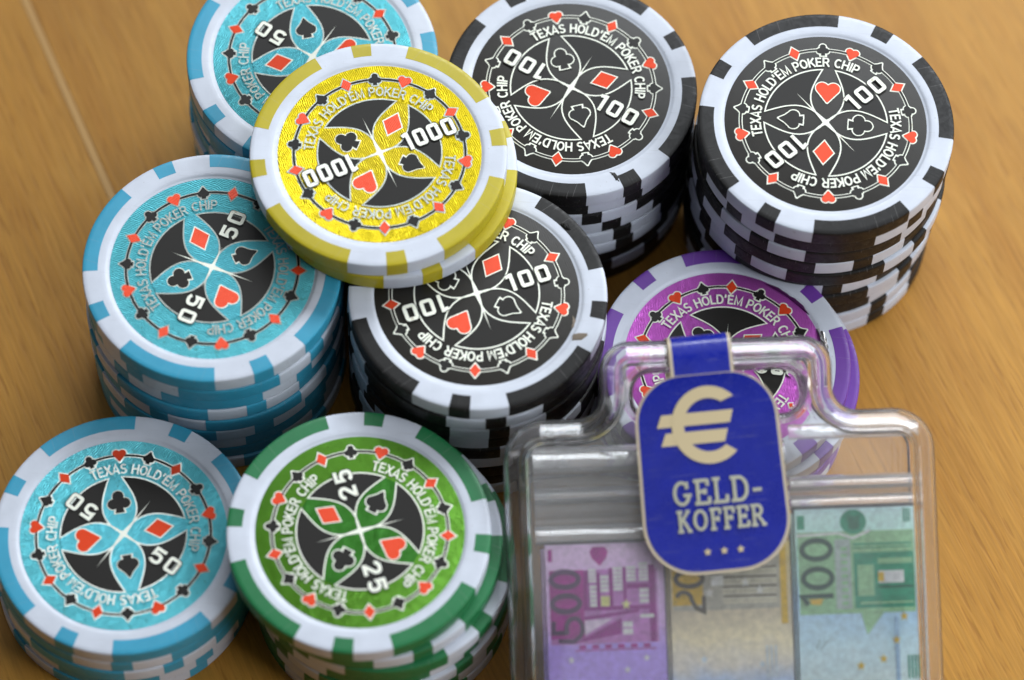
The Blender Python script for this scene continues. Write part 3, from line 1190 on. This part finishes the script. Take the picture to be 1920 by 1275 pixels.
def draw200(p, W_):
    D, F, GR, YE, WH, BL = range(6)
    rect(p, 0.03, -0.02, W_ - 0.03, -1.06, GR)
    rect(p, 0.02, -0.02, 0.52, -0.98, YE)
    rect(p, W_ - 0.10, 0, W_ + 0.01, -1.3, YE)
    p.layer()
    for q in range(12):
        rect(p, 0.85, -0.42 - q * 0.048, W_ - 0.16, -0.438 - q * 0.048, F if q % 3 else D)
    rect(p, 0.66, -0.55, 0.86, -0.70, WH)
    rect(p, 0.95, -0.1, 1.6, -0.34, YE)
    for x, y in ((0.62, -0.80), (1.22, -0.66), (1.45, -0.78)):
        star(p, x, y, 0.08, WH)
    p.layer()
    fig0(p, 0.30, -0.22, 0.22, 0.10, D, YE, 0.08)
    p.layer()
    fig0(p, 0.30, -0.58, 0.22, 0.115, D, YE, 0.08)
    p.layer()
    p.ribbon([(0.10, -0.86)] + [(0.20 + 0.13 * math.cos(rad(a)), -0.90 + 0.12 * math.sin(rad(a))) for a in range(140, -20, -20)] + [(0.40, -1.02), (0.53, -1.08), (0.53, -0.84)], 0.07, D)
    p.layer()
    for x, y in ((1.45, -1.9), (0.9, -2.2), (0.5, -1.8)):
        star(p, x, y, 0.07, BL)
    for q in range(3):
        rect(p, 1.52 + q * 0.07, -1.62, 1.55 + q * 0.07, -2.1, BL)


def draw100(p, W_):
    k = 1 / 429.0

    def X(x): return (x - 125) * k
    def Y(y): return -(y - 150) * k
    D, F, MG, LG, YE, WH, BL = range(7)
    rect(p, 0.02, Y(300), W_ - 0.02, Y(830), LG)
    p.layer()
    oval(p, X(527), Y(240), 0.215, 0.185, MG)
    rect(p, 0.02, Y(190), X(185), Y(280), MG)
    p.ribbon([(X(125), Y(320)), (X(300), Y(315)), (X(420), Y(310)), (X(520), Y(345)), (X(640), Y(300))], 0.035, WH)
    rect(p, X(390), Y(350), X(500), Y(800), F)
    rect(p, X(520), Y(440), X(940), Y(800), MG)
    p.layer()
    for q in range(9):
        rect(p, X(432), Y(400 + q * 44), X(478), Y(425 + q * 44), LG)
    rect(p, X(545), Y(520), X(660), Y(720), LG)
    rect(p, X(690), Y(480), X(930), Y(515), LG)
    rect(p, X(520), Y(380), X(930), Y(392), MG)
    rect(p, X(520), Y(405), X(930), Y(412), MG)
    rect(p, X(700), Y(660), X(930), Y(672), D)
    rect(p, X(560), Y(760), X(930), Y(772), LG)
    rect(p, X(690), Y(560), X(870), Y(640), WH)
    rect(p, X(690), Y(570), X(730), Y(630), YE)
    for q in range(5):
        rect(p, X(495 + q * 16), Y(200), X(503 + q * 16), Y(285), D)
    p.poly([(X(560), Y(830)), (X(720), Y(830)), (X(600), Y(970))], LG)
    rect(p, X(790), Y(860), X(820), Y(1275), BL)
    rect(p, X(190), Y(1255), X(280), Y(1300), BL)
    for q in range(4):
        rect(p, X(875 + q * 24), Y(1110), X(887 + q * 24), Y(1260), MG)
        rect(p, X(878 + q * 14), Y(160), X(885 + q * 14), Y(250), MG)
    p.ribbon([(X(240), Y(1050)), (X(262), Y(990)), (X(270), Y(1060)), (X(300), Y(985)), (X(290), Y(1040)), (X(320), Y(1000))], 0.012, D)
    for x, y in ((860, 860), (800, 1010), (705, 1130), (545, 1170)):
        star(p, X(x), Y(y), 0.075, YE)
    p.layer()
    fig0(p, X(262), Y(412), 0.235, 0.140, D, LG, 0.085)
    p.layer()
    fig0(p, X(265), Y(597), 0.235, 0.140, D, LG, 0.085)
    p.layer()
    p.ribbon([(X(370), Y(712)), (X(150), Y(712)), (X(195), Y(765))], 0.08, D)
    p.poly([(X(200), Y(730)), (X(300), Y(730)), (X(280), Y(770)), (X(215), Y(765))], YE)


bundle('banknote_bundle', -2.86, -1.01, -1.03, fade('violet_note', [(0.0, (0.60, 0.49, 0.72)), (0.42, (0.52, 0.38, 0.62)), (0.52, (0.36, 0.28, 0.58)), (1.0, (0.37, 0.31, 0.64))]), NAVY,
       'bundle of violet 500 banknotes inside the clear case', draw500,
       (mat('plum_ink', (0.085, 0.020, 0.11), .5), paper('lilac_paper', (0.60, 0.50, 0.72)), paper('magenta_tint', (0.46, 0.11, 0.36)), paper('pink_tint', (0.52, 0.28, 0.54)), paper('straw_tint', (0.74, 0.62, 0.34)), paper('deep_magenta', (0.34, 0.07, 0.30)), paper('window_white', (0.72, 0.68, 0.84))))
bundle('banknote_bundle', -0.99, 0.90, -1.03, fade('ochre_note', [(0.0, (0.50, 0.42, 0.22)), (0.36, (0.42, 0.38, 0.30)), (0.50, (0.58, 0.53, 0.40)), (0.62, (0.52, 0.50, 0.46)), (0.72, (0.40, 0.46, 0.56)), (0.82, (0.54, 0.50, 0.40)), (1.0, (0.40, 0.44, 0.52))]), NAVY,
       'bundle of yellowish 200 banknotes in the case behind the blue label', draw200,
       (mat('olive_ink', (0.085, 0.065, 0.03), .5), paper('sand_paper', (0.58, 0.53, 0.42)), paper('grey_tint', (0.46, 0.44, 0.38)), paper('ochre_tint', (0.60, 0.42, 0.04)), paper('cream_tint', (0.74, 0.71, 0.60)), paper('pale_blue_tint', (0.50, 0.55, 0.66))))
bundle('banknote_bundle', 0.925, 2.86, -0.63, fade('green_note', [(0.0, (0.50, 0.70, 0.62)), (0.2, (0.42, 0.60, 0.52)), (0.42, (0.34, 0.46, 0.60)), (0.62, (0.46, 0.57, 0.74)), (0.8, (0.56, 0.66, 0.78)), (1.0, (0.44, 0.60, 0.74))], length=3.3), NAVY,
       'bundle of green 100 banknotes inside the clear case', draw100,
       (mat('bottle_green_ink', (0.018, 0.075, 0.05), .5), paper('grey_green_paper', (0.46, 0.52, 0.50)), paper('mid_green_tint', (0.11, 0.36, 0.24)), paper('light_green_tint', (0.34, 0.52, 0.34)), paper('amber_tint', (0.74, 0.52, 0.20)), paper('note_white', (0.76, 0.80, 0.84)), paper('sky_tint', (0.36, 0.46, 0.70))))

# ------------------------------------------------------------------ blue label strapped round the handle
LM = CM @ Matrix.Translation((-0.25, 0, 0)) @ Matrix.Rotation(rad(3.4), 4, 'Z')
BEIGE = mat('beige_card', (0.58, 0.49, 0.36), 0.45)
BLUE = plastic('blue_card', (0.010, 0.020, 0.33), 0.24, 0.5, soil=0.12)
SAND = mat('sand_ink', (0.66, 0.54, 0.32), 0.5)
SILV = foil('champagne_foil', (0.70, 0.70, 0.55), metal=0.6, rough=0.35, strength=0.25, scale=12)
tag_o = empty('label_tag', (0, 0, 0), 'blue label with beige edge hanging from the clear case handle', 'label')
tag_o.matrix_world = LM


def tag_outline(hw, v0, v1, r0, r1):
    h_ = arc_pts(hw - r0, v0 + r0, r0, -90, 0, 12) + arc_pts(hw - 0.03 - r1, v1 - r1, r1, 0, 90, 12)
    return h_ + [(-x, y) for x, y in h_[::-1]]


def curve_w(x, y):
    """the card bows a little as it hangs from the handle"""
    return 1.565 + 0.05 * max(0, (y + 0.2)) ** 2 * 0.25 + 0.018 * (1 - (x / 1.1) ** 2)


def slab(name, pts, w0, w1, M, parent):
    n = len(pts)
    bm = bmesh.new()
    rows = []
    top = [bm.verts.new((x, y, curve_w(x, y) + w1)) for x, y in pts]
    bot = [bm.verts.new((x, y, curve_w(x, y) + w0)) for x, y in pts]
    for i in range(n):
        j = (i + 1) % n
        bm.faces.new((bot[i], bot[j], top[j], top[i]))
    # bands across the card so that it can bow: the outline is symmetric
    for vs, flip in ((top, False), (bot, True)):
        for i in range(n // 2 - 1):
            f = (vs[i], vs[i + 1], vs[n - 2 - i], vs[n - 1 - i])
            bm.faces.new(f if not flip else f[::-1])
    bmesh.ops.recalc_face_normals(bm, faces=bm.faces)
    me = bpy.data.meshes.new(name)
    bm.to_mesh(me)
    bm.free()
    return link(name, me, parent, (M,))


slab('card', tag_outline(1.11, -1.53, 1.47, 0.78, 0.72), 0, 0.022, BEIGE, tag_o)
slab('blue_field', tag_outline(1.06, -1.48, 1.47 - 0.015, 0.74, 0.69), 0.015, 0.0255, BLUE, tag_o)


def strap(name, hw, off, M, parent):
    path = [(1.34, 1.60), (1.62, 1.585), (1.80, 1.565), (1.94, 1.51), (2.015, 1.40), (2.045, 1.20), (2.05, 0.75), (2.045, 0.28), (2.01, 0.10), (1.93, -0.02), (1.80, -0.05), (1.45, -0.06)]
    pts = [Vector(q) for q in path]
    for _ in range(2):
        q = [pts[0]]
        for a, b in zip(pts, pts[1:]):
            q += [a * 0.75 + b * 0.25, a * 0.25 + b * 0.75]
        pts = q + [pts[-1]]
    vs, fs = [], []
    n = len(pts)
    for k in range(n):
        d = (pts[min(k + 1, n - 1)] - pts[max(k - 1, 0)]).normalized()
        nr = Vector((d.y, -d.x)) * -1
        for x, o_ in ((-hw, off), (hw, off), (hw, off + 0.014), (-hw, off + 0.014)):
            p_ = pts[k] + nr * o_
            vs.append((x, p_.x, p_.y))
    for k in range(n - 1):
        for q in range(4):
            r_ = (q + 1) % 4
            fs.append((4 * k + q, 4 * k + r_, 4 * k + 4 + r_, 4 * k + 4 + q))
    fs += [(0, 1, 2, 3), tuple(4 * (n - 1) + q for q in (3, 2, 1, 0))]
    me = bpy.data.meshes.new(name)
    me.from_pydata(vs, [], fs)
    bm = bmesh.new()
    bm.from_mesh(me)
    bmesh.ops.recalc_face_normals(bm, faces=bm.faces)
    bm.to_mesh(me)
    bm.free()
    me.polygons.foreach_set('use_smooth', [True] * len(me.polygons))
    me.set_sharp_from_angle(angle=rad(40))
    return link(name, me, parent, (M,))


strap('strap', 0.475, 0.012, BEIGE, tag_o)
strap('strap_band', 0.425, 0.0145, BLUE, tag_o)

# lettering on the label
def on_card(name, p):
    p.v = [(x, y, curve_w(x, y) + 0.0275 + z) for x, y, z in p.v]
    return link(name, p.mesh(name), tag_o, (SAND, SILV))


SERIF = {
    'G': (0.86, [arc(0.44, 0.5, 0.30, 0.42, 50, 335, 16) + [(0.72, 0.42)], [(0.50, 0.42), (0.84, 0.42)], [(0.66, 0.66), (0.66, 0.94)]]),
    'E': (0.72, [[(0.20, 0.95), (0.20, 0.05)], [(0.04, 0.94), (0.62, 0.94)], [(0.62, 0.98), (0.62, 0.72)], [(0.20, 0.51), (0.50, 0.51)], [(0.50, 0.62), (0.50, 0.40)], [(0.04, 0.06), (0.66, 0.06)], [(0.66, 0.30), (0.66, 0.02)]]),
    'L': (0.70, [[(0.20, 0.95), (0.20, 0.05)], [(0.04, 0.95), (0.38, 0.95)], [(0.04, 0.06), (0.64, 0.06)], [(0.63, 0.32), (0.63, 0.02)]]),
    'D': (0.84, [[(0.20, 0.95), (0.20, 0.05)], [(0.04, 0.94), (0.38, 0.94)] + arc(0.40, 0.5, 0.32, 0.44, 80, -80, 12) + [(0.38, 0.06), (0.04, 0.06)]]),
    '-': (0.50, [[(0.06, 0.40), (0.44, 0.40)]]),
    'K': (0.82, [[(0.20, 0.97), (0.20, 0.03)], [(0.04, 0.95), (0.36, 0.95)], [(0.04, 0.05), (0.36, 0.05)], [(0.64, 0.92), (0.24, 0.45)], [(0.36, 0.58), (0.70, 0.06)], [(0.52, 0.95), (0.76, 0.95)], [(0.56, 0.05), (0.82, 0.05)]]),
    'O': (0.86, ['C', arc(0.43, 0.5, 0.31, 0.42, 0, 360, 24)[:-1]]),
    'F': (0.68, [[(0.20, 0.95), (0.20, 0.05)], [(0.04, 0.94), (0.60, 0.94)], [(0.60, 0.98), (0.60, 0.70)], [(0.20, 0.50), (0.48, 0.50)], [(0.48, 0.62), (0.48, 0.38)], [(0.04, 0.05), (0.38, 0.05)]]),
    'R': (0.84, [[(0.20, 0.95), (0.20, 0.05)], [(0.04, 0.94), (0.42, 0.94)] + arc(0.42, 0.72, 0.20, 0.22, 80, -80, 8) + [(0.20, 0.50)], [(0.40, 0.50), (0.72, 0.05)], [(0.04, 0.05), (0.38, 0.05)], [(0.60, 0.05), (0.86, 0.05)]]),
}


def line(text, size, y0, x0, x1, thick):
    lp = Print(0, 0.0003)
    L = text_len(text, SERIF, size, 1, 0.06)
    k = (x1 - x0) / L
    put_text(lp, text, SERIF, size, thick, 1, lambda x, y, xc: (x0 + x * k, y0 + y), 1, 0.06)
    on_card('lettering', lp)


# euro sign
lp = Print(0, 0.0003)
cx, cy = 0.02, 0.70
ro = [(cx + 0.56 * math.cos(rad(a)), cy + 0.585 * math.sin(rad(a))) for a in range(44, 319, 6)]
ri = [(cx + 0.375 * math.cos(rad(a)), cy + 0.40 * math.sin(rad(a))) for a in range(308, 51, -6)]
lp.poly(ro + ri, 0)
for y0, y1, x0, x1 in ((0.71, 0.90, -0.76, 0.40), (0.43, 0.62, -0.72, 0.30)):
    lp.poly([(x0, y0), (x1 - 0.06, y0), (x1, y1), (x0 + 0.08, y1)], 0)
on_card('euro_sign', lp)
line('GELD-', 0.39, -0.49, -0.64, 0.74, 0.135)
line('KOFFER', 0.33, -0.88, -0.60, 0.74, 0.145)
for x in (-0.18, 0.07, 0.32):
    lp = Print(0, 0.0003)
    star(lp, x, -1.20, 0.062, 0, 0.5)
    on_card('star', lp)
